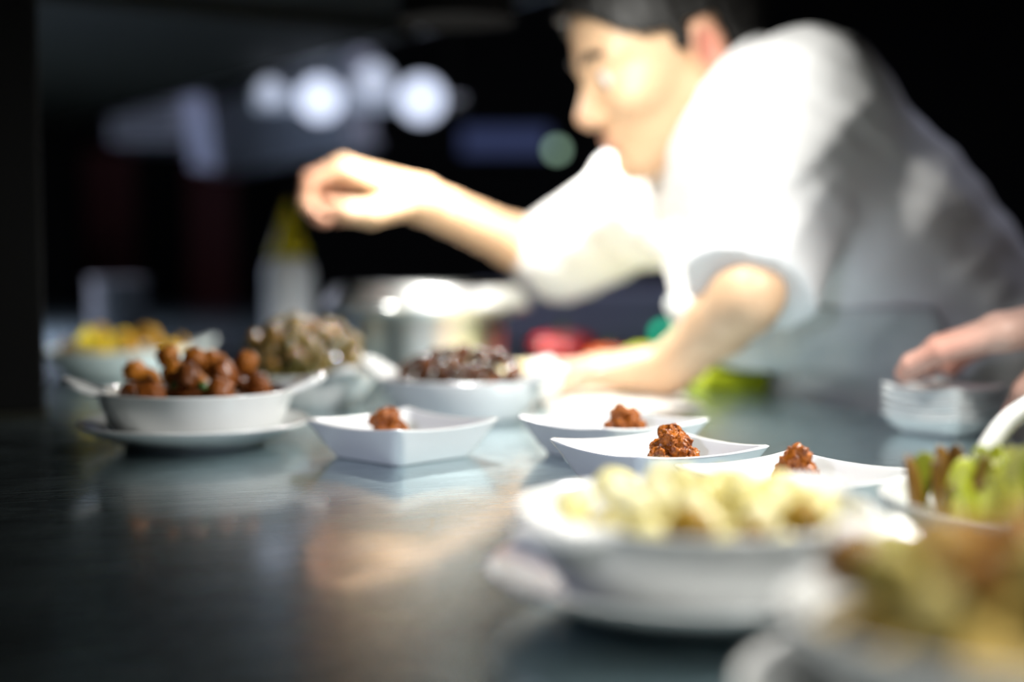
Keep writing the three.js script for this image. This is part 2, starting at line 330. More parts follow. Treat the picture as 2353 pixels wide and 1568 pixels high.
// brown meat in the left bowl
{
  const at = V(-0.239, SY, 1.072);
  bed('meat_sauce', 'brown sauce under the meat chunks in the left bowl', at, 0.057, 0.022, 0.016, glaze(0.10, 0.028, 0.006));
  pile({ name: 'meat_chunk', label: 'glazed orange-brown meat chunk', where: 'the heap in the left bowl', top: 0.069, category: 'meat', group: 'meat chunks in the left bowl', at, n: 70, R: 0.058, floor: mound(0.022, 0.057, 0.016), r: () => rr(0.0105, 0.0155), variants: meatV, mats: [glaze(0.27, 0.085, 0.008, 0.5, 0.1), glaze(0.20, 0.055, 0.006, 0.5, 0.1), glaze(0.38, 0.13, 0.011, 0.5, 0.1), glaze(0.12, 0.034, 0.005, 0.45, 0.2)] });
  pile({ name: 'green_garnish', label: 'small dark green herb piece among the meat chunks', top: 0.03, category: 'herb', group: 'herbs on the meat', at: V(-0.232, SY + 0.036, 1.030), n: 4, R: 0.022, floor: flat(0), r: () => rr(0.004, 0.006), variants: grainV, mats: [glaze(0.04, 0.09, 0.015)] });
}
// mushrooms
{
  const at = V(-0.198, 0, 1.345);
  bed('mushroom_sauce', 'beige sauce under the mushrooms behind the meat bowl', at, 0.052, 0.034, 0.012, glaze(0.35, 0.26, 0.10));
  pile({ name: 'mushroom', label: 'small glossy beige mushroom', where: 'the heap behind the meat bowl', top: 0.088, category: 'mushroom', group: 'beige mushrooms in the bowl', at, n: 110, R: 0.056, floor: mound(0.034, 0.052, 0.012), r: () => rr(0.0065, 0.0105), variants: grainV, mats: [glaze(0.24, 0.17, 0.045, 0.2, 0.9), glaze(0.30, 0.23, 0.09, 0.2, 0.9), glaze(0.17, 0.11, 0.02, 0.2, 0.9), glaze(0.32, 0.17, 0.03, 0.25, 0.8), glaze(0.13, 0.115, 0.025, 0.25, 0.8)] });
}
// dark glazed pieces
{
  const at = V(-0.045, 0, 1.245);
  bed('dark_sauce', 'dark brown sauce in the wide oval dish', at, 0.054, 0.024, 0.013, glaze(0.07, 0.025, 0.008, 0.2, 0.8), 0.82);
  pile({ name: 'glazed_piece', label: 'dark glossy brown piece', where: 'the heap in the wide oval dish', top: 0.064, category: 'food', group: 'dark pieces in the oval dish', at, n: 75, R: 0.060, squash: 0.75, turn: Math.PI - 0.5, floor: mound(0.024, 0.060, 0.013), r: () => rr(0.007, 0.010), variants: grainV, mats: [glaze(0.07, 0.022, 0.005, 0.2, 0.8), glaze(0.11, 0.034, 0.007, 0.2, 0.8), glaze(0.045, 0.02, 0.007, 0.2, 0.8)] });
}
// lemon pieces
function wedgeGeo() {
  const s = new THREE.Shape(); s.moveTo(-0.95, 0); s.absarc(0, 0, 0.95, Math.PI, 0, true); s.lineTo(-0.95, 0);
  const g = new THREE.ExtrudeGeometry(s, { depth: 0.55, bevelEnabled: true, bevelSize: 0.12, bevelThickness: 0.12, bevelSegments: 3, curveSegments: 16 }); g.translate(0, -0.4, -0.28); g.scale(0.9, 0.9, 0.9); return g;
}
{
  const at = V(-0.450, 0, 1.63);
  bed('yellow_base', 'cut yellow fruit base in the far left dish', at, 0.062, 0.012, 0.016, glaze(0.55, 0.40, 0.05));
  pile({ name: 'lemon_wedge', label: 'yellow lemon wedge', where: 'the heap in the far left dish', top: 0.066, category: 'lemon', group: 'lemon wedges in the far left dish', at, n: 30, R: 0.074, floor: mound(0.010, 0.072, 0.013), r: () => rr(0.016, 0.021), variants: [wedgeGeo()], mats: [glaze(0.62, 0.45, 0.03), glaze(0.50, 0.30, 0.03), glaze(0.62, 0.5, 0.04), glaze(0.45, 0.25, 0.03)] });
}
// potato in the foreground bowl
{
  const at = V(0.075, SY, 0.577);
  bed('potato_mash', 'creamy pale yellow mash in the foreground bowl', at, 0.062, 0.012, 0.021, glaze(0.68, 0.61, 0.30, 0.5, 0.15));
  pile({ name: 'potato_piece', label: 'pale yellow potato piece', where: 'the heap in the foreground bowl', top: 0.043, category: 'potato', group: 'potato pieces in the foreground bowl', at, n: 70, R: 0.058, floor: mound(0.012, 0.062, 0.021), r: () => rr(0.0075, 0.0115), variants: potatoV, mats: [glaze(0.72, 0.65, 0.30, 0.5, 0.15), glaze(0.68, 0.60, 0.24, 0.5, 0.15), glaze(0.76, 0.71, 0.42, 0.5, 0.15)] });
  for (const [x, h, d, r] of [[0.0655, 0.0445, 0.519, 0.0105], [0.108, 0.0465, 0.524, 0.0095], [0.089, 0.0425, 0.518, 0.006]]) {
    const m = solo('mustard_spot', potatoV[1], glaze(0.30, 0.17, 0.006, 0.45, 0.2), r > 0.008 ? (x < 0.08 ? 'ochre brown roasted piece on the left of the potato heap' : 'ochre brown roasted piece on the right of the potato heap') : 'small ochre piece between the two roasted pieces on the potato', 'food', V(x, h, d)); m.scale.setScalar(r);
  }
}
// fried pieces in the nearest bowl
{
  const at = V(0.152, SY, 0.405);
  bed('fried_base', 'ochre base layer under the fried pieces in the nearest bowl', at, 0.064, 0.014, 0.027, glaze(0.30, 0.21, 0.05, 0.5, 0.2));
  pile({ name: 'fried_piece', label: 'golden fried piece', where: 'the heap in the nearest bowl', top: 0.064, category: 'food', group: 'fried pieces in the nearest bowl', at, n: 48, R: 0.060, floor: mound(0.014, 0.064, 0.027), r: () => rr(0.010, 0.0145), variants: meatV, mats: [glaze(0.34, 0.27, 0.06, 0.5, 0.2), glaze(0.27, 0.16, 0.03, 0.5, 0.2), glaze(0.24, 0.11, 0.02, 0.5, 0.2), glaze(0.38, 0.31, 0.10, 0.5, 0.2), glaze(0.28, 0.28, 0.03, 0.5, 0.2)] });
}
// leafy greens in the right dish
function leafGeo(bend) {
  const g = new THREE.SphereGeometry(1, 20, 12); const p = g.attributes.position;
  for (let i = 0; i < p.count; i++) { let x = p.getX(i), y = p.getY(i), z = p.getZ(i); const t = (y + 1) / 2; x *= 0.34 * (0.5 + t * 0.8); z *= 0.16; z += bend * t * t + 0.06 * Math.sin(x * 9); p.setXYZ(i, x, y, z); }
  g.computeVertexNormals(); return g;
}
{
  const at = V(0.245, 0, 0.645), leafs = [leafGeo(0.3), leafGeo(0.55), leafGeo(0.1)];
  const green = [glaze(0.36, 0.40, 0.02, 0.45, 0.2), glaze(0.40, 0.40, 0.06, 0.45, 0.2), glaze(0.26, 0.30, 0.02, 0.45, 0.2), glaze(0.46, 0.46, 0.16, 0.45, 0.2)], brown = glaze(0.17, 0.085, 0.012, 0.45, 0.3);
  bed('green_base', 'green vegetable base in the right dish', at, 0.057, 0.024, 0.019, glaze(0.28, 0.30, 0.06));
  for (let i = 0; i < 52; i++) {
    const a = rnd() * 6.283, q = Math.sqrt(rnd()) * 0.060, x = q * Math.cos(a), z = q * Math.sin(a), br = i % 3 === 0;
    const m = solo(br ? 'brown_leaf' : 'green_leaf', leafs[i % 3], br ? brown : green[i % 4], (br ? 'browned leaf standing ' : 'yellow-green leaf stalk standing ') + zone(x, 0, z, 0.06, 1) + ' the heap in the right dish', 'leaf', new THREE.Vector3(at.x + x, at.y + 0.030 + rr(0.004, 0.012) * (1.2 - q / 0.056), at.z + z), br ? 'browned leaves in the right dish' : 'green leaves in the right dish');
    m.scale.setScalar(rr(0.014, 0.020)); m.rotation.set(rr(-0.35, 0.35) + z * 5, rnd() * 6.28, rr(-0.35, 0.35) - x * 5);
  }
}
// the meat portions in the square dishes: one lump each, modelled as a field of crumbs
function field(sdf, min, max, res) {
  const mc = new MarchingCubes(res, new THREE.MeshStandardMaterial(), false, false, 400000);
  const f = mc.field, s = res, half = s / 2, c = [0, 1, 2].map(k => (min[k] + max[k]) / 2), e = [0, 1, 2].map(k => (max[k] - min[k]) / 2);
  for (let k = 0; k < s; k++) for (let j = 0; j < s; j++) for (let i = 0; i < s; i++)
    f[i + j * s + k * s * s] = -sdf(c[0] + (i - half) / half * e[0], c[1] + (j - half) / half * e[1], c[2] + (k - half) / half * e[2]);
  mc.isolation = 0; mc.update();
  const n = mc.count, src = mc.positionArray, pos = new Float32Array(n * 3);
  for (let i = 0; i < n; i++) for (let k = 0; k < 3; k++) pos[i * 3 + k] = c[k] + src[i * 3 + k] * e[k];
  let g = new THREE.BufferGeometry(); g.setAttribute('position', new THREE.BufferAttribute(pos, 3));
  g = mergeVertices(g, Math.min(...e) * 1e-4); g.computeVertexNormals(); return g;
}
const smin = (a, b, k) => { const h = Math.max(k - Math.abs(a - b), 0) / k; return Math.min(a, b) - h * h * k * 0.25; };
function lumpGeo(w, h, sd, res) {
  const save = seed; seed = sd * 7919 + 3;
  const sp = []; for (let i = 0; i < 46; i++) { const t = rnd(), a = rnd() * 6.283, R = w * (1 - t * 0.75) * 0.82; sp.push([Math.cos(a) * R * Math.sqrt(rnd()) * 1.05, t * h * 0.80 + 0.001, Math.sin(a) * R * Math.sqrt(rnd()), rr(0.0032, 0.0058)]); }
  seed = save;
  const g = field((x, y, z) => {
    let d = 1;
    const cone = Math.hypot(x, z) - w * 0.72 * (1 - Math.max(0, y) / (h * 0.86)); d = Math.max(cone * 0.8, y - h * 0.66);
    for (const s of sp) d = smin(d, Math.hypot(x - s[0], y - s[1], z - s[2]) - s[3], 0.0016);
    d -= 0.0011 * fbm(x * 420 + sd, y * 420, z * 420, 3) + 0.0016 * noise(x * 160, y * 160 + sd, z * 160);
    return Math.max(d, -y);
  }, [-w * 1.25, -0.002, -w * 1.25], [w * 1.25, h * 1.25, w * 1.25], res);
  const p = g.attributes.position, col = new Float32Array(p.count * 3);
  for (let i = 0; i < p.count; i++) { const x = p.getX(i), y = p.getY(i), z = p.getZ(i), n1 = fbm(x * 230, y * 230, z * 230 + sd, 3), n2 = noise(x * 90 + 5, y * 90, z * 90); const t = Math.max(0, Math.min(1, 0.5 + 0.9 * n1 + 0.3 * n2)); col.set([0.12 + 0.26 * t, 0.024 + 0.085 * t, 0.002 + 0.006 * t], i * 3); }
  g.setAttribute('color', new THREE.BufferAttribute(col, 3)); return g;
}
const lumpMat = phy({ color: lin(1, 1, 1), vertexColors: true, roughness: 0.45, specularIntensity: 0.6, clearcoat: 0.12, clearcoatRoughness: 0.15 });
const LUMPS = [                                                              // x, d, w, h, seed, res, turn, label
  [-0.087, 1.000, 0.0275, 0.033, 3, 60, 0.4, 'orange-brown minced meat lump in the square dish left of centre'],
  [0.080, 1.008, 0.0265, 0.034, 8, 60, 1.1, 'orange-brown minced meat lump in the square dish behind the sharp one'],
  [0.0985, 0.872, 0.0255, 0.038, 14, 110, 2.0, 'crumbly glazed brown minced meat lump in sharp focus'],
  [0.158, 0.784, 0.0225, 0.036, 21, 72, 0.2, 'orange-brown minced meat lump in the square dish nearest the camera'],
];
LUMPS.forEach(([x, d, w, h, s, res, turn, label]) => { const m = solo('minced_meat', lumpGeo(w, h, s, res), lumpMat, label, 'meat', V(x, 0.0038, d), 'minced meat portions'); m.rotation.y = turn; });

// ---------------------------------------------------------------- stack of small square dishes at the right
const smallGeo = squareDishGeo(0.037, 0.014, 0.0026, 96);
['lowest', 'second from the bottom', 'middle', 'fourth from the bottom', 'topmost'].forEach((w, i) => {
  const m = solo('small_dish', smallGeo, M.porcelain, `small white square dish, ${w} in the stack of five under the hand`, 'dish', V(0.347, i * 0.0058, 1.136), 'stack of small square dishes'); m.rotation.y = (38 + [0, 1.5, -1, 1, -0.5][i]) * Math.PI / 180;
});

// white porcelain spoon in the right dish
{
  const g = thing('spoon', 'white porcelain spoon leaning in the green dish at the right edge', 'spoon', V(0.230, 0.022, 0.695), 0);
  const c = new THREE.CatmullRomCurve3([new THREE.Vector3(-0.004, 0.012, 0.0), new THREE.Vector3(0.006, 0.024, -0.008), new THREE.Vector3(0.02, 0.037, -0.02), new THREE.Vector3(0.04, 0.046, -0.035)]);
  part(g, 'handle', new THREE.TubeGeometry(c, 24, 0.0055, 14), M.porcelain);
  part(g, 'spoon_bowl', new THREE.SphereGeometry(0.012, 24, 12).scale(1, 0.5, 1.3).translate(-0.006, 0.008, 0.006), M.porcelain);
}

// ---------------------------------------------------------------- pan, bottle, boards, vegetables behind the dishes
{
  const g = thing('steel_pan', 'shallow stainless steel pan with a wide shining rim under the reaching arm', 'pan', V(-0.106, 0, 1.76));
  const R = 0.096, R2 = 0.128;
  part(g, 'pan_body', lathe([[0, 0.001], [R - 0.006, 0.001], [R - 0.002, 0.0], [R, 0.004], [R, 0.070], [R - 0.002, 0.070], [R - 0.002, 0.006], [0, 0.005]], 96), M.panSteel);
  part(g, 'rim', lathe([[R - 0.001, 0.068], [R + 0.004, 0.068], [R2 - 0.004, 0.074], [R2, 0.076], [R2 + 0.001, 0.079], [R2 - 0.001, 0.083], [R2 - 0.011, 0.1015], [R2 - 0.013, 0.1035], [R2 - 0.016, 0.1035], [R2 - 0.018, 0.101], [R - 0.001, 0.080], [R - 0.001, 0.068]], 96), M.panSteel, 'bright flared steel rim');
  for (const s of [0, 1]) { const c = new THREE.CatmullRomCurve3([[R2 - 0.002, -0.03], [R2 + 0.02, -0.024], [R2 + 0.026, 0], [R2 + 0.02, 0.024], [R2 - 0.002, 0.03]].map(q => new THREE.Vector3(q[0], 0.082, q[1]))); part(g, 'handle', new THREE.TubeGeometry(c, 24, 0.004, 10).rotateY(s * Math.PI + 1.2), M.panSteel); }
}
{
  const g = thing('squeeze_bottle', 'white squeeze bottle with a yellow conical tip behind the mushrooms', 'bottle', V(-0.334, 0, 2.13));
  part(g, 'bottle', lathe([[0, 0], [0.034, 0], [0.037, 0.004], [0.037, 0.115], [0.034, 0.128], [0.026, 0.136], [0, 0.138]], 56), phy({ color: lin(0.80, 0.81, 0.84), roughness: 0.4 }));
  part(g, 'cap', lathe([[0.0, 0.137], [0.0285, 0.137], [0.0285, 0.152], [0.024, 0.156], [0.020, 0.170], [0.012, 0.195], [0.005, 0.215], [0.0035, 0.222], [0, 0.222]], 48), phy({ color: lin(0.55, 0.45, 0.005), roughness: 0.4 }), 'yellow conical cap');
}
{
  const g = thing('cutting_board', 'lime green plastic cutting board behind the propped forearm', 'board', V(0.217, 0, 1.525), 0.33);
  part(g, 'board', new RoundedBoxGeometry(0.076, 0.020, 0.11, 3, 0.005).translate(0, 0.010, 0), std({ color: lin(0.34, 0.40, 0.002), roughness: 0.5 }));
  part(g, 'grip', new RoundedBoxGeometry(0.03, 0.010, 0.03, 3, 0.004).translate(0, 0.0075, -0.066), std({ color: lin(0.34, 0.40, 0.002), roughness: 0.5 }));
}
solo('lime', blobGeo(0.021, 3, 0.06, 1, 1.35, 0.95, 1, 5), std({ color: lin(0.36, 0.42, 0.003), roughness: 0.4 }), 'yellow-green lime lying between the orange pepper and the forearm', 'lime', V(0.152, 0.0195, 1.64));
function pepperGeo(r, s) {
  const g = new THREE.SphereGeometry(r, 48, 32), p = g.attributes.position;
  for (let i = 0; i < p.count; i++) { const x = p.getX(i), y = p.getY(i), z = p.getZ(i), a = Math.atan2(z, x), k = 1 + 0.10 * Math.cos(4 * a + s) * (1 - Math.abs(y) / r * 0.5) - 0.25 * Math.pow(Math.max(0, y / r), 6); p.setXYZ(i, x * k, y * 0.95 * (y > 0 ? 1 - 0.15 * Math.exp(-(x * x + z * z) / (r * r * 0.12)) : 1), z * k); }
  g.computeVertexNormals(); return g;
}
for (const [x, d, r, c, label] of [[0.066, 1.86, 0.041, lin(0.42, 0.012, 0.012), 'red bell pepper at the counter edge behind the hand'], [0.121, 1.77, 0.027, lin(0.55, 0.09, 0.008), 'small orange bell pepper beside the red one']]) {
  const g = thing('bell_pepper', label, 'pepper', V(x, r * 0.55, d), 0.5, null);
  part(g, 'pepper', pepperGeo(r, x * 10).scale(1.2, 0.55, 1), phy({ color: c, roughness: 0.3, clearcoat: 0.4 }));
  part(g, 'stem', new THREE.CylinderGeometry(r * 0.09, r * 0.14, r * 0.4, 12).translate(0, r * 0.55, 0), std({ color: lin(0.1, 0.16, 0.02), roughness: 0.6 }));
}
// cream cloth and white towel under the hand
function clothGeo(w, l, h, sd, fold) {
  const nx = 40, nz = 40, pos = [], idx = [], uv = [], T = 0.004;
  const top = (u, v) => h * (0.35 + 0.65 * Math.abs(fbm(u * fold + sd, v * fold, sd, 3)) * 1.6) * Math.min(1, 6 * Math.min(u, 1 - u, v, 1 - v) + 0.15);
  const jag = (u, v) => 1 + 0.12 * noise(u * 2.2 + sd, v * 2.2, sd);
  for (let s = 0; s < 2; s++) for (let j = 0; j <= nz; j++) for (let i = 0; i <= nx; i++) { const u = i / nx, v = j / nz, k = jag(u, v); pos.push((u - 0.5) * w * k, s ? 0.0004 : Math.max(T * 0.4, top(u, v)), (v - 0.5) * l * k); uv.push(u * w, v * l); }
  const N = (nx + 1) * (nz + 1);
  for (let j = 0; j < nz; j++) for (let i = 0; i < nx; i++) { const a = j * (nx + 1) + i, b = a + 1, c = a + nx + 1, d = c + 1; idx.push(a, c, b, b, c, d, N + a, N + b, N + c, N + b, N + d, N + c); }
  const ring = []; for (let i = 0; i < nx; i++) ring.push(i); for (let j = 0; j < nz; j++) ring.push(j * (nx + 1) + nx); for (let i = nx; i > 0; i--) ring.push(nz * (nx + 1) + i); for (let j = nz; j > 0; j--) ring.push(j * (nx + 1));
  ring.forEach((a, k) => { const b = ring[(k + 1) % ring.length]; idx.push(a, b, N + a, b, N + b, N + a); });
  const g = new THREE.BufferGeometry(); g.setAttribute('position', new THREE.Float32BufferAttribute(pos, 3)); g.setAttribute('uv', new THREE.Float32BufferAttribute(uv, 2)); g.setIndex(idx); g.computeVertexNormals(); return g;
}
{ const m = solo('napkin', clothGeo(0.16, 0.14, 0.026, 4.2, 2.4), std({ color: lin(0.80, 0.70, 0.42), roughness: 1 }), 'folded cream cloth lying beside the steel pan', 'cloth', V(0.035, 0, 1.60)); m.rotation.y = 0.3; }
{ const m = solo('side_towel', clothGeo(0.15, 0.16, 0.006, 9.4, 2.0), M.towel, 'white side towel under the propped hand', 'towel', V(0.10, 0, 1.385)); m.rotation.y = 0.1; }
solo('towel_roll', blobGeo(1, 4, 0.3, 1.1, 0.02, 0.026, 0.03, 33), M.towel, 'bunched white towel at the fingertips of the propped hand', 'towel', V(0.030, 0.0245, 1.345));

// ---------------------------------------------------------------- people
const v3 = (a) => [a[0], a[1], -a[2]];
const cap = (a, b, r1, r2) => { const A = v3(a), B = v3(b), d = [B[0] - A[0], B[1] - A[1], B[2] - A[2]], L = d[0] * d[0] + d[1] * d[1] + d[2] * d[2] + 1e-12;
  return (x, y, z) => { const px = x - A[0], py = y - A[1], pz = z - A[2]; let t = (px * d[0] + py * d[1] + pz * d[2]) / L; t = t < 0 ? 0 : t > 1 ? 1 : t; const qx = px - d[0] * t, qy = py - d[1] * t, qz = pz - d[2] * t; return Math.sqrt(qx * qx + qy * qy + qz * qz) - (r1 + (r2 - r1) * t); }; };
const uni = (list, k) => (x, y, z) => { let d = 10; for (const f of list) d = smin(d, f(x, y, z), k); return d; };
const mixp = (a, b, t) => [a[0] + (b[0] - a[0]) * t, a[1] + (b[1] - a[1]) * t, a[2] + (b[2] - a[2]) * t];
const addp = (a, b, s = 1) => [a[0] + b[0] * s, a[1] + b[1] * s, a[2] + b[2] * s];
const sub = (a, b) => [a[0] - b[0], a[1] - b[1], a[2] - b[2]];
const dot = (a, b) => a[0] * b[0] + a[1] * b[1] + a[2] * b[2];
const unit = (a) => { const l = Math.hypot(...a); return a.map(q => q / l); };
const FLUSH = [0.52, 0.20, 0.14];
function paint(g, fn) { const p = g.attributes.position, c = new Float32Array(p.count * 3); for (let i = 0; i < p.count; i++) c.set(fn(p.getX(i), p.getY(i), p.getZ(i)), i * 3); g.setAttribute('color', new THREE.BufferAttribute(c, 3)); return g; }
function handField(h) {                                                      // h: wrist, forearm point, palm knuckles, fingers [[...joints], r], thumb
  const l = [cap(h.arm, h.wrist, 0.026, 0.0225)];
  for (const f of h.fingers) { l.push(cap(h.wrist, f[0], 0.019, 0.0125)); }
  const palm = uni(l, 0.012), fl = [];
  for (const f of h.fingers) { const r = f[f.length - 1]; for (let i = 0; i < f.length - 2; i++) fl.push(cap(f[i], f[i + 1], r * (1.12 - 0.1 * i), r * (1.0 - 0.1 * i))); }
  const fing = fl;
  const th = []; for (let i = 0; i < h.thumb.length - 2; i++) { const r = h.thumb[h.thumb.length - 1]; th.push(cap(h.thumb[i], h.thumb[i + 1], r * (1.35 - 0.2 * i), r * (1.15 - 0.2 * i))); }
  const thumb = uni(th, 0.006);
  return (x, y, z) => { let d = palm(x, y, z); let e = 10; for (const f of fing) e = smin(e, f(x, y, z), 0.0022); d = smin(d, e, 0.007); return smin(d, thumb(x, y, z), 0.008); };
}
function bounds(pts, m) { const lo = [1e9, 1e9, 1e9], hi = [-1e9, -1e9, -1e9]; for (const p of pts) { const q = v3(p); for (let k = 0; k < 3; k++) { lo[k] = Math.min(lo[k], q[k] - m); hi[k] = Math.max(hi[k], q[k] + m); } } return [lo, hi]; }
function cube(lo, hi) { const e = Math.max(...[0, 1, 2].map(k => hi[k] - lo[k])) / 2; const c = [0, 1, 2].map(k => (lo[k] + hi[k]) / 2); return [c.map(q => q - e), c.map(q => q + e)]; }
function makePerson(J) {
  const SKIN = J.skin, base = J.base, toLocal = (g) => g.translate(-base[0], -(base[1]), base[2]);
  const g = thing('person', J.label, 'person', V(base[0], base[1], base[2]));
  const { Sn, En, Wn, Sf, Ef, Wf, P1, P2, P3, PV, HN, HF, KN, KF, AN, AF, Nb, Hc, F, U } = J;
  // with z = -d the lateral axis is F x U in (x, h, -d)
  const Fz = v3(F), Uz = v3(U), Lz = unit([Fz[1] * Uz[2] - Fz[2] * Uz[1], Fz[2] * Uz[0] - Fz[0] * Uz[2], Fz[0] * Uz[1] - Fz[1] * Uz[0]]), H0 = v3(Hc);
  const local = (x, y, z) => { const p = [x - H0[0], y - H0[1], z - H0[2]]; return [dot(p, Fz), dot(p, Uz), dot(p, Lz)]; };
  const ell = (p, c, s) => { const q = [(p[0] - c[0]) / s[0], (p[1] - c[1]) / s[1], (p[2] - c[2]) / s[2]], k = Math.hypot(...q); return (k - 1) * Math.min(...s); };
  const seg = (p, a, b, r1, r2) => { const d = sub(b, a), q = sub(p, a); let t = dot(q, d) / dot(d, d); t = t < 0 ? 0 : t > 1 ? 1 : t; return Math.hypot(q[0] - d[0] * t, q[1] - d[1] * t, q[2] - d[2] * t) - r1 - (r2 - r1) * t; };
  const cran = (p) => ell(p, [0.002, 0.042, 0], [0.097, 0.090, 0.076]);
  const neckLow = v3(Nb);
  const head = (x, y, z) => {
    const p = local(x, y, z), m = [p[0], p[1], Math.abs(p[2])];
    let d = cran(p);
    d = smin(d, ell(p, [0.045, -0.028, 0], [0.050, 0.062, 0.054]), 0.03);             // face block
    d = smin(d, seg(m, [0.004, -0.035, 0.050], [0.068, -0.080, 0.018], 0.020, 0.017), 0.022);   // jaw line
    d = smin(d, ell(p, [0.080, -0.080, 0], [0.016, 0.015, 0.020]), 0.018);            // chin
    d = smin(d, seg(m, [0.086, 0.028, 0.012], [0.074, 0.030, 0.044], 0.012, 0.011), 0.014);     // brow
    d = smin(d, ell(m, [0.062, -0.014, 0.042], [0.028, 0.020, 0.022]), 0.016);        // cheekbone
    d = smin(d, seg(p, [0.092, 0.014, 0], [0.112, -0.020, 0], 0.007, 0.0095), 0.010);   // nose
    d = smin(d, ell(m, [0.104, -0.026, 0.010], [0.010, 0.008, 0.008]), 0.006);        // nostril wing
    d = Math.max(d, -ell(m, [0.100, 0.010, 0.033], [0.020, 0.011, 0.016]));           // eye socket
    d = smin(d, ell(m, [0.079, 0.011, 0.032], [0.012, 0.0125, 0.0145]), 0.003);       // lid
    d = smin(d, ell(p, [0.093, -0.047, 0], [0.010, 0.0055, 0.021]), 0.004);           // upper lip
    d = smin(d, ell(p, [0.091, -0.057, 0], [0.010, 0.006, 0.018]), 0.004);            // lower lip
    let ear = ell(m, [-0.006, 0.004, 0.079], [0.019, 0.033, 0.012]); ear = Math.max(ear, -ell(m, [0.0, 0.006, 0.090], [0.011, 0.021, 0.010]));
    d = smin(d, ear, 0.004);
    const q = [x - neckLow[0], y - neckLow[1], z - neckLow[2]];
    const top = [H0[0] + Fz[0] * -0.012 + Uz[0] * -0.03 - neckLow[0], H0[1] + Fz[1] * -0.012 + Uz[1] * -0.03 - neckLow[1], H0[2] + Fz[2] * -0.012 + Uz[2] * -0.03 - neckLow[2]];
    return smin(d, seg(q, [0, 0, 0], top, 0.060, 0.054), 0.022);
  };
  const lat = unit(sub(Sf, Sn)), off = (p, s) => addp(p, lat, s);
  const torso = (grow) => uni([
    cap(mixp(Sn, Sf, 0.06), mixp(Sn, Sf, 0.94), 0.066 + grow, 0.066 + grow),
    ...[-0.075, 0, 0.075].flatMap(s => [cap(off(P1, s), off(P2, s), 0.076 + grow, 0.096 + grow), cap(off(P2, s), off(P3, s * 0.8), 0.094 + grow, 0.076 + grow), cap(off(P3, s * 0.8), off(PV, s * 0.75), 0.076 + grow, 0.092 + grow)]),
  ], 0.05);
  const upper = (s, e, r1, r2) => cap(s, e, r1, r2);
  const legs = (gr) => uni([cap(HN, KN, 0.082 + gr, 0.056 + gr), cap(KN, AN, 0.054 + gr, 0.040 + gr), cap(HF, KF, 0.082 + gr, 0.056 + gr), cap(KF, AF, 0.054 + gr, 0.040 + gr), cap(off(PV, -0.06), off(PV, 0.06), 0.105 + gr, 0.105 + gr)], 0.03);
  const free = (f) => (x, y, z) => { const d = f(x, y, z), ex = edgeX(-z) + 0.006; const wall = Math.max(x - ex, y - 0.024); return Math.max(d, -wall); };  // nothing sinks into the counter
  // ---- skin: coarse body, finer arms, head and hands, all in one mesh
  const bare = uni([torso(-0.014), upper(Sn, En, 0.046, J.arm), upper(Sf, Ef, 0.046, J.arm), legs(-0.006)], 0.02);
  let [lo, hi] = bounds([Sn, En, Sf, Ef, P1, P2, PV, HN, HF, KN, KF, AN, AF], 0.13);
  const pieces = [paint(field(free(bare), lo, hi, 84), () => SKIN)];
  for (const [e, w, hnd] of [[En, Wn, J.handN], [Ef, Wf, J.handF]]) {
    const fore = uni([cap(mixp(e, w, -0.1), e, J.arm * 0.95, J.arm), cap(e, mixp(e, w, 0.3), J.arm, J.arm * 0.98), cap(mixp(e, w, 0.3), w, J.arm * 0.98, 0.0225)], 0.012);
    [lo, hi] = cube(...bounds([mixp(e, w, -0.25), w], 0.05)); pieces.push(paint(field(fore, lo, hi, 64), () => SKIN));
    const hf = handField({ ...hnd, arm: mixp(e, w, 0.80), wrist: w }), tips = hnd.fingers.map(f => f[f.length - 2]).concat([hnd.thumb[hnd.thumb.length - 2]]), mid = hnd.fingers.map(f => f[0]);
    [lo, hi] = cube(...bounds([mixp(e, w, 0.78), w, ...tips, ...mid], 0.03));
    pieces.push(paint(field(hf, lo, hi, 84), (x, y, z) => { let m = 1; for (const t of [...tips, ...hnd.fingers.map(f => f[1])]) { const q = v3(t); m = Math.min(m, Math.hypot(x - q[0], y - q[1], z - q[2])); } const k = Math.max(0, Math.min(1, 1 - m / 0.045)) * 0.75; return SKIN.map((c, i) => c + (FLUSH[i] - c) * k); }));
  }
  const HR = 0.185; pieces.push(paint(field(head, [H0[0] - HR, H0[1] - HR, H0[2] - HR], [H0[0] + HR, H0[1] + HR, H0[2] + HR], 112), (x, y, z) => {
    const p = local(x, y, z), m = [p[0], p[1], Math.abs(p[2])];
    const ear = Math.max(0, 1 - Math.hypot((m[0] + 0.006) / 0.026, (m[1] - 0.004) / 0.04, (m[2] - 0.082) / 0.016)), lip = Math.max(0, 1 - Math.hypot((p[0] - 0.095) / 0.02, (p[1] + 0.052) / 0.013, p[2] / 0.026)), nose = 0.35 * Math.max(0, 1 - Math.hypot(p[0] - 0.114, p[1] + 0.022, p[2]) / 0.03);
    const k = Math.min(1, ear * 1.6 + lip * 1.2 + nose); return SKIN.map((c, i) => c + (FLUSH[i] - c) * k);
  }));
  for (const q of pieces) { q.deleteAttribute('normal'); q.computeVertexNormals(); }
  part(g, 'body', toLocal(mergeGeometries(pieces)), M.skin, 'fair skin of face, forearms and hands');
  // ---- hair, eyes, brows
  const hair = (x, y, z) => {
    const p = local(x, y, z), m = Math.abs(p[2]);
    let line = p[0] > 0.026 ? 0.068 + Math.max(0, p[0] - 0.055) * 0.25 - Math.max(0, m - 0.04) * 0.8 : p[0] > -0.026 ? (p[0] > 0.012 ? 0.012 : 0.036) : -0.040 + Math.max(0, p[0] + 0.06) * 1.2;
    return Math.max(cran(p) - 0.013 - 0.0016 * noise(p[0] * 60, p[1] * 18, p[2] * 60), (line - p[1]) * 0.8);
  };
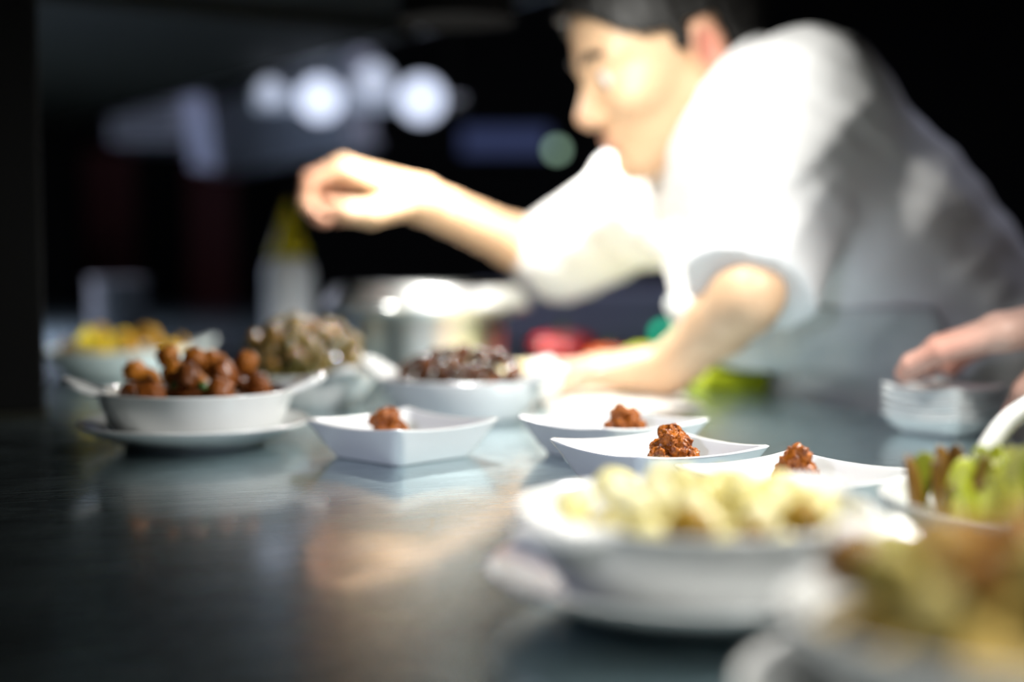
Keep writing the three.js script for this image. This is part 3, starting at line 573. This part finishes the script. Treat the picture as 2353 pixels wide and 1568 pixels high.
  part(g, 'hair', toLocal(field(hair, [H0[0] - 0.15, H0[1] - 0.12, H0[2] - 0.15], [H0[0] + 0.15, H0[1] + 0.18, H0[2] + 0.15], 84)), M.hair, 'short black hair');
  const world = (f, u, l) => new THREE.Vector3(H0[0] + Fz[0] * f + Uz[0] * u + Lz[0] * l, H0[1] + Fz[1] * f + Uz[1] * u + Lz[1] * l, H0[2] + Fz[2] * f + Uz[2] * u + Lz[2] * l).sub(new THREE.Vector3(base[0], base[1], -base[2]));
  for (const s of [-1, 1]) {
    const e = part(g, 'eye', new THREE.SphereGeometry(0.0115, 24, 16), M.eye); e.position.copy(world(0.0825, 0.009, s * 0.032));
    const ir = part(e, 'iris', new THREE.SphereGeometry(0.006, 16, 12), M.iris); ir.position.set(Fz[0] * 0.007, Fz[1] * 0.007 - 0.002, Fz[2] * 0.007);
    const br = new THREE.CatmullRomCurve3([world(0.0985, 0.030, s * 0.014), world(0.098, 0.036, s * 0.030), world(0.085, 0.033, s * 0.048)]); part(g, 'eyebrow', new THREE.TubeGeometry(br, 16, 0.0038, 8), M.hair);
  }
  // ---- jacket: torso and sleeves with folds, cut at hems and neck
  const cutAt = (s, e, t) => { const A = v3(mixp(s, e, t)), n = unit(sub(v3(e), v3(s))); return (x, y, z) => (x - A[0]) * n[0] + (y - A[1]) * n[1] + (z - A[2]) * n[2]; };
  const cN = cutAt(Sn, En, J.hemN), cF = cutAt(Sf, Ef, J.hemF), core = torso(0.006);
  const slN = cap(Sn, mixp(Sn, En, 1.15), 0.074, J.sleeveN), slF = cap(Sf, mixp(Sf, Ef, 1.15), 0.064, J.sleeveF);
  const hole = cap(addp(Nb, sub(Hc, Nb), -0.2), addp(Nb, sub(Hc, Nb), 1.2), 0.078, 0.090);
  const nLow = v3(PV)[1] - 0.10;
  const spineDir = unit(sub(v3(P1), v3(P3)));
  const jacket = free((x, y, z) => {
    const along = x * spineDir[0] + y * spineDir[1] + z * spineDir[2];
    const w = 0.0035 * noise(x * 5 + 3, along * 19, z * 5) + 0.0018 * noise(x * 9 + y * 9, y * 22 + x * 14, z * 8 + 4) + 0.0006 * noise(x * 24 + y * 20, y * 30 - x * 20, z * 18);
    let d = smin(core(x, y, z), smin(Math.max(slN(x, y, z), cN(x, y, z)), Math.max(slF(x, y, z), cF(x, y, z)), 0.02), 0.028) - w - 0.003;
    d = Math.max(d, nLow - y);
    return smin(Math.max(d, -hole(x, y, z)), Math.max(Math.abs(hole(x, y, z) - 0.002) - 0.0045, core(x, y, z) - 0.016), 0.01);
  });
  [lo, hi] = bounds([Sn, mixp(Sn, En, 1.1), Sf, mixp(Sf, Ef, 1.1), P1, P2, PV, Nb], 0.15);
  part(g, 'jacket', toLocal(field(jacket, lo, hi, 120)), J.jacket, J.jacketLabel);
  // ---- apron over the front, trousers, shoes
  const fr = v3(J.front), P3z = v3(P3), apronBody = torso(0.020);
  const apron = free((x, y, z) => Math.max(apronBody(x, y, z) - 0.004 * noise(x * 16, y * 12, z * 16), -((x - P3z[0]) * fr[0] + (y - P3z[1]) * fr[1] + (z - P3z[2]) * fr[2]) + 0.045, y - P3z[1] - J.bib, nLow - y + 0.02));
  [lo, hi] = bounds([P2, P3, PV], 0.20);
  part(g, 'apron', toLocal(field(apron, lo, hi, 84)), J.apron, J.apronLabel);
  const tl = legs(0.012), waist = v3(PV)[1] + 0.045, ank = v3(AN)[1] + 0.01;
  [lo, hi] = bounds([PV, HN, HF, KN, KF, AN, AF], 0.16);
  part(g, 'trousers', toLocal(field(free((x, y, z) => Math.max(tl(x, y, z), y - waist, ank - y)), lo, hi, 84)), M.darkCloth);
  for (const a of [AN, AF]) {
    const toe = addp(a, J.front, 0.17), f = uni([cap([a[0], -0.855, a[2]], [toe[0], -0.862, toe[2]], 0.042, 0.036), cap(a, [a[0], -0.86, a[2]], 0.045, 0.045)], 0.02);
    [lo, hi] = bounds([a, [a[0], -0.86, a[2]], toe, [toe[0], -0.86, toe[2]]], 0.07);
    part(g, 'shoe', toLocal(field((x, y, z) => Math.max(f(x, y, z), -0.8985 - y), lo, hi, 40)), M.shoe);
  }
  return g;
}
const deg = Math.PI / 180;
{
  const yaw = 12 * deg, pitch = 20 * deg;
  const F = [-Math.cos(yaw) * Math.cos(pitch), -Math.sin(pitch), -Math.sin(yaw) * Math.cos(pitch)], U = [-Math.cos(yaw) * Math.sin(pitch), Math.cos(pitch), -Math.sin(yaw) * Math.sin(pitch)];
  makePerson({
    label: 'black-haired cook in a white short-sleeved jacket leaning over the pass and reaching left', base: [0.52, -0.9, 1.42],
    Sn: [0.284, 0.276, 1.36], En: [0.202, 0.104, 1.235], Wn: [0.152, 0.031, 1.375], Sf: [0.155, 0.200, 1.66], Ef: [0.05, 0.137, 1.84], Wf: [-0.108, 0.207, 1.70],
    P1: [0.258, 0.234, 1.475], P2: [0.318, 0.146, 1.46], P3: [0.410, 0.066, 1.45], PV: [0.472, -0.09, 1.43], HN: [0.475, -0.12, 1.34], HF: [0.455, -0.12, 1.52], KN: [0.50, -0.46, 1.32], KF: [0.50, -0.46, 1.53], AN: [0.53, -0.80, 1.31], AF: [0.53, -0.80, 1.54],
    Nb: [0.230, 0.262, 1.475], Hc: [0.170, 0.337, 1.465], F, U, front: unit([-0.86, -0.42, -0.2]), hemN: 0.95, hemF: 0.97, sleeveN: 0.054, sleeveF: 0.058, bib: 0.03, arm: 0.030, skin: [0.68, 0.44, 0.265],
    jacket: M.cloth, jacketLabel: 'white short-sleeved jacket', apron: M.apron, apronLabel: 'pale grey apron',
    handN: { fingers: [[[0.092, 0.030, 1.435], [0.055, 0.026, 1.448], [0.030, 0.016, 1.452], [0.018, 0.012, 1.452], 0.0088], [[0.088, 0.031, 1.416], [0.048, 0.028, 1.422], [0.022, 0.017, 1.424], [0.009, 0.012, 1.424], 0.0092], [[0.090, 0.029, 1.397], [0.053, 0.025, 1.398], [0.028, 0.016, 1.398], [0.016, 0.012, 1.397], 0.0088], [[0.097, 0.026, 1.379], [0.068, 0.022, 1.375], [0.049, 0.014, 1.373], [0.038, 0.011, 1.372], 0.0076]], thumb: [[0.135, 0.026, 1.405], [0.112, 0.022, 1.448], [0.088, 0.017, 1.472], [0.070, 0.014, 1.482], 0.0098] },
    handF: { fingers: [[[-0.196, 0.242, 1.662], [-0.234, 0.228, 1.652], [-0.238, 0.203, 1.650], [-0.224, 0.186, 1.650], 0.0090], [[-0.200, 0.245, 1.683], [-0.238, 0.229, 1.678], [-0.238, 0.201, 1.674], [-0.220, 0.185, 1.672], 0.0094], [[-0.195, 0.241, 1.704], [-0.230, 0.224, 1.704], [-0.226, 0.198, 1.700], [-0.207, 0.187, 1.698], 0.0090], [[-0.186, 0.233, 1.722], [-0.214, 0.215, 1.726], [-0.208, 0.195, 1.722], [-0.193, 0.188, 1.720], 0.0078]], thumb: [[-0.135, 0.200, 1.672], [-0.163, 0.190, 1.645], [-0.190, 0.192, 1.634], [-0.212, 0.198, 1.634], 0.0115] },
  });
}
{
  const F = [-0.93, -0.30, 0.2], Fu = unit(F), U = unit([-0.29, 0.955, 0.06]);
  const f = Fu, u = unit(sub(U, f.map(q => q * dot(U, f))));
  makePerson({
    label: 'second cook at the right edge, only a hand gripping the stack of small dishes', base: [0.93, -0.9, 1.16],
    Sn: [0.865, 0.44, 0.99], En: [0.715, 0.185, 1.02], Wn: [0.462, 0.098, 1.085], Sf: [0.885, 0.44, 1.35], Ef: [0.86, 0.14, 1.42], Wf: [0.80, -0.08, 1.36],
    P1: [0.885, 0.37, 1.17], P2: [0.905, 0.22, 1.17], P3: [0.925, 0.08, 1.17], PV: [0.935, -0.05, 1.17], HN: [0.93, -0.08, 1.08], HF: [0.93, -0.08, 1.26], KN: [0.92, -0.45, 1.07], KF: [0.93, -0.45, 1.27], AN: [0.93, -0.80, 1.06], AF: [0.94, -0.80, 1.28],
    Nb: [0.865, 0.47, 1.17], Hc: [0.835, 0.60, 1.175], F: f, U: u, front: unit([-1, 0, 0.05]), hemN: 0.6, hemF: 0.6, arm: 0.036, skin: [0.68, 0.42, 0.34], sleeveN: 0.06, sleeveF: 0.06, bib: 0.05,
    jacket: M.darkCloth, jacketLabel: 'dark jacket', apron: M.darkCloth, apronLabel: 'dark apron',
    handN: { fingers: [[[0.372, 0.083, 1.070], [0.328, 0.070, 1.085], [0.311, 0.058, 1.102], [0.308, 0.050, 1.112], 0.0096], [[0.374, 0.086, 1.092], [0.336, 0.070, 1.118], [0.322, 0.052, 1.134], [0.319, 0.050, 1.142], 0.0098], [[0.380, 0.084, 1.112], [0.350, 0.068, 1.146], [0.342, 0.052, 1.164], [0.340, 0.050, 1.170], 0.0094], [[0.390, 0.078, 1.128], [0.370, 0.062, 1.160], [0.364, 0.050, 1.174], [0.363, 0.049, 1.180], 0.0082]], thumb: [[0.435, 0.082, 1.066], [0.405, 0.066, 1.058], [0.388, 0.040, 1.066], [0.381, 0.020, 1.080], 0.0105] },
    handF: { fingers: [[[0.775, -0.155, 1.33], [0.77, -0.19, 1.325], [0.775, -0.215, 1.325], [0.78, -0.232, 1.326], 0.009], [[0.777, -0.16, 1.35], [0.772, -0.198, 1.35], [0.778, -0.225, 1.35], [0.784, -0.243, 1.35], 0.0092], [[0.778, -0.157, 1.37], [0.774, -0.193, 1.372], [0.78, -0.219, 1.372], [0.786, -0.236, 1.372], 0.0088], [[0.78, -0.15, 1.387], [0.778, -0.18, 1.39], [0.783, -0.20, 1.39], [0.787, -0.213, 1.39], 0.0076]], thumb: [[0.79, -0.10, 1.335], [0.772, -0.13, 1.312], [0.768, -0.155, 1.305], [0.769, -0.172, 1.304], 0.0098] },
  });
}

// ---------------------------------------------------------------- the dark kitchen behind
{ // steel hood: lower edge running from the far left end towards the right
  const a = new THREE.Vector2(-0.882, 4.2), b = new THREE.Vector2(-0.36, 3.1), dir = b.clone().sub(a), L = dir.length(); dir.normalize();
  const W = 0.07, n = new THREE.Vector2(-dir.y, dir.x), c = a.clone().addScaledVector(dir, L / 2).addScaledVector(n, W / 2);
  const g = thing('steel_hood', 'grey steel hood box in the blurred background left of the white lamps', 'hood', V(c.x, 0.382, c.y), Math.atan2(dir.x, -dir.y));
  part(g, 'hood_body', new RoundedBoxGeometry(W, 0.20, L, 2, 0.008).translate(0, 0.10, 0), M.hoodSteel);
  part(g, 'lip', new RoundedBoxGeometry(W + 0.012, 0.014, L + 0.012, 2, 0.004), M.hoodSteel);
  for (const u of [-0.4, 0.4]) part(g, 'hanger_rod', new THREE.CylinderGeometry(0.01, 0.01, RH - CT - 0.582, 12).translate(0, 0.2 + (RH - CT - 0.582) / 2, u), M.darkSteel);
}
{
  const g = thing('paper_ticket', 'pale lavender paper strip hanging at the left end of the steel hood', 'paper', V(-0.785, 0.355, 3.6), 0.2);
  const t = new THREE.PlaneGeometry(0.062, 0.175, 6, 16), p = t.attributes.position; for (let i = 0; i < p.count; i++) { const y = p.getY(i); p.setX(i, p.getX(i) - y * 0.14); p.setZ(i, 0.01 * Math.sin(y * 22) - y * y * 0.8); }
  const t2 = t.clone(); for (let i = 0; i < p.count; i++) t2.attributes.position.setZ(i, p.getZ(i) - 0.0012); const ix = t2.index.array; for (let i = 0; i < ix.length; i += 3) { const q = ix[i]; ix[i] = ix[i + 1]; ix[i + 1] = q; }
  const m = mergeGeometries([t, t2]); m.translate(0, 0.09, 0); m.computeVertexNormals(); part(g, 'paper', m, std({ color: lin(0.62, 0.62, 0.78), roughness: 0.9 }));
  part(g, 'clip', new RoundedBoxGeometry(0.05, 0.02, 0.015, 2, 0.004).translate(-0.012, 0.185, -0.006), M.steel);
  part(g, 'hook', new THREE.CylinderGeometry(0.003, 0.003, RH - CT - 0.355 - 0.195, 8).translate(-0.012, 0.195 + (RH - CT - 0.55) / 2, -0.006), M.darkSteel);
}
{
  const g = thing('vent_box', 'grey steel vent box at the far left of the hood', 'vent', V(-1.05, 0.455, 4.2), 0.1);
  part(g, 'vent_body', new RoundedBoxGeometry(0.20, 0.12, 0.3, 2, 0.006).translate(0, 0.06, 0), M.hoodSteel);
  for (let i = 0; i < 4; i++) part(g, 'slat', new RoundedBoxGeometry(0.17, 0.008, 0.008, 1, 0.002).translate(0, 0.025 + i * 0.024, 0.152), M.darkSteel);
  part(g, 'hanger_rod', new THREE.CylinderGeometry(0.01, 0.01, RH - CT - 0.575, 12).translate(0, 0.12 + (RH - CT - 0.575) / 2, 0), M.darkSteel);
}
{ // cold white spotlights on a rail
  const K = 0.725, RXc = -0.32, RHc = 0.446, RDc = 2.9;
  const g = thing('spotlight_rail', 'row of cold white lamps on a rail in the background', 'lamp', V(RXc, RHc, RDc));
  part(g, 'rail', new RoundedBoxGeometry(0.62 * K, 0.022, 0.03, 2, 0.006), M.steel);
  part(g, 'strip_diffuser', new RoundedBoxGeometry(0.50 * K, 0.055 * K, 0.015, 2, 0.005).translate(-0.015, 0.005, 0.022), std({ color: lin(0.3, 0.3, 0.3), emissive: lin(0.62, 0.74, 1.0), emissiveIntensity: 0.35 }), 'dim bluish light strip');
  for (const s of [-0.05, 0.2]) part(g, 'hanger', new THREE.CylinderGeometry(0.004, 0.004, RH - CT - RHc - 0.011, 12).translate(s, 0.011 + (RH - CT - RHc - 0.011) / 2, 0), M.darkSteel);
  for (const [x, y, r, e] of [[-0.215, 0.020, 0.034, 0.7], [-0.08, 0.0, 0.060, 1.3], [0.065, 0.050, 0.050, 0.7], [0.195, 0.0, 0.062, 1.3]].map(q => [q[0] * K, q[1] * K, q[2] * K, q[3]])) {
    const head = part(g, 'lamp_head', new THREE.CylinderGeometry(r * 1.12, r * 0.8, 0.05, 32).rotateX(Math.PI / 2).translate(x, y, 0.05), M.steel);
    part(head, 'lens', new THREE.CylinderGeometry(r, r, 0.006, 32).rotateX(Math.PI / 2).translate(x, y, 0.077), std({ color: lin(0.5, 0.5, 0.5), emissive: lin(0.70, 0.78, 1.0), emissiveIntensity: e }));
    const s = new THREE.SpotLight(lin(0.75, 0.82, 1.0), 0.004 * e, 0, 70 * deg, 0.7, 2); s.position.copy(V(RXc + x, RHc + y, RDc - 0.09)); s.target.position.copy(V(RXc + x, 0.2, 1.4)); s.castShadow = true; s.shadow.radius = 2; scene.add(s, s.target);
  }
}
{ // dim blue display and two small indicator lamps
  const g = thing('blue_display', 'dim blue glowing display behind the cook\'s face', 'display', V(-0.02, 0.475, 4.3));
  part(g, 'housing', new RoundedBoxGeometry(0.34, 0.13, 0.1, 2, 0.01), M.black);
  part(g, 'screen', new RoundedBoxGeometry(0.26, 0.075, 0.006, 2, 0.002).translate(0, 0, 0.051), std({ color: lin(0.02, 0.02, 0.03), emissive: lin(0.024, 0.033, 0.085), emissiveIntensity: 1 }));
  part(g, 'bracket', new THREE.CylinderGeometry(0.01, 0.01, RH - CT - 0.54, 12).translate(0, 0.065 + (RH - CT - 0.54) / 2, 0), M.black);
}
function indicator(label, x, h, d, r, em, I) {
  const g = thing('indicator_lamp', label, 'lamp', V(x, -0.9, d));
  part(g, 'stand', new RoundedBoxGeometry(0.05, 0.9 + h - r * 1.2, 0.04, 2, 0.005).translate(0, (0.9 + h - r * 1.2) / 2, -0.01), M.black);
  part(g, 'lens', new THREE.SphereGeometry(r, 24, 16).translate(0, 0.9 + h, 0), std({ color: lin(0.01, 0.01, 0.01), emissive: em, emissiveIntensity: I }), 'small glowing lens');
}
indicator('small pale green indicator lamp in front of the cook\'s nose', 0.128, 0.438, 4.1, 0.016, lin(0.55, 0.85, 0.62), 1.6);
indicator('small deep green indicator lamp behind the propped forearm', 0.312, -0.022, 2.95, 0.012, lin(0.0, 0.42, 0.22), 5.0);
{ // slate grey cabinet behind the cook
  const g = thing('slate_cabinet', 'slate grey cabinet in the dark behind the propped arm', 'cabinet', V(0.33, -0.9, 3.35));
  part(g, 'cabinet', new RoundedBoxGeometry(0.85, 0.96, 0.5, 2, 0.01).translate(0, 0.48, 0), M.slate);
  for (const s of [-1, 1]) { const d = part(g, 'door', new RoundedBoxGeometry(0.41, 0.84, 0.02, 2, 0.006).translate(s * 0.21, 0.48, 0.26), M.slate); part(d, 'handle', new THREE.CylinderGeometry(0.007, 0.007, 0.2, 12).translate(s * 0.05, 0.62, 0.29), M.steel); }
}
{ // dark red locker far at the left
  const g = thing('red_locker', 'dark red locker in the shadows at the far left', 'locker', V(-1.15, -0.9, 5.0));
  part(g, 'locker', new RoundedBoxGeometry(0.62, 1.42, 0.4, 2, 0.01).translate(0, 0.71, 0), M.black);
  for (const [x, w] of [[-0.2, 0.17], [0.14, 0.16]]) { const d = part(g, 'door', new RoundedBoxGeometry(w, 1.36, 0.02, 2, 0.006).translate(x, 0.71, 0.21), M.red); part(d, 'handle', new RoundedBoxGeometry(0.015, 0.1, 0.02, 2, 0.004).translate(x + 0.05, 0.75, 0.23), M.darkSteel); }
}
for (const [x, d, w, h, label] of [[-0.40, 2.55, 0.075, 0.085, 'small grey steel container behind the meat bowl'], [-0.72, 2.60, 0.10, 0.095, 'dim grey steel container behind the lemon dish']]) {
  const g = thing('steel_container', label, 'container', V(x, 0, d), 0.4);
  part(g, 'container', lathe([[0, 0], [w * 0.48, 0], [w * 0.5, 0.004], [w * 0.5, h - 0.004], [w * 0.54, h], [w * 0.5 - 0.002, h - 0.002], [w * 0.48, 0.004], [0, 0.004]], 48), w > 0.09 ? M.dimSteel : M.hoodSteel);
}

scene.traverse(o => { if (o.isMesh && !o.geometry.attributes.uv) o.geometry.setAttribute('uv', new THREE.Float32BufferAttribute(new Float32Array(o.geometry.attributes.position.count * 2), 2)); });
renderer.render(scene, camera);
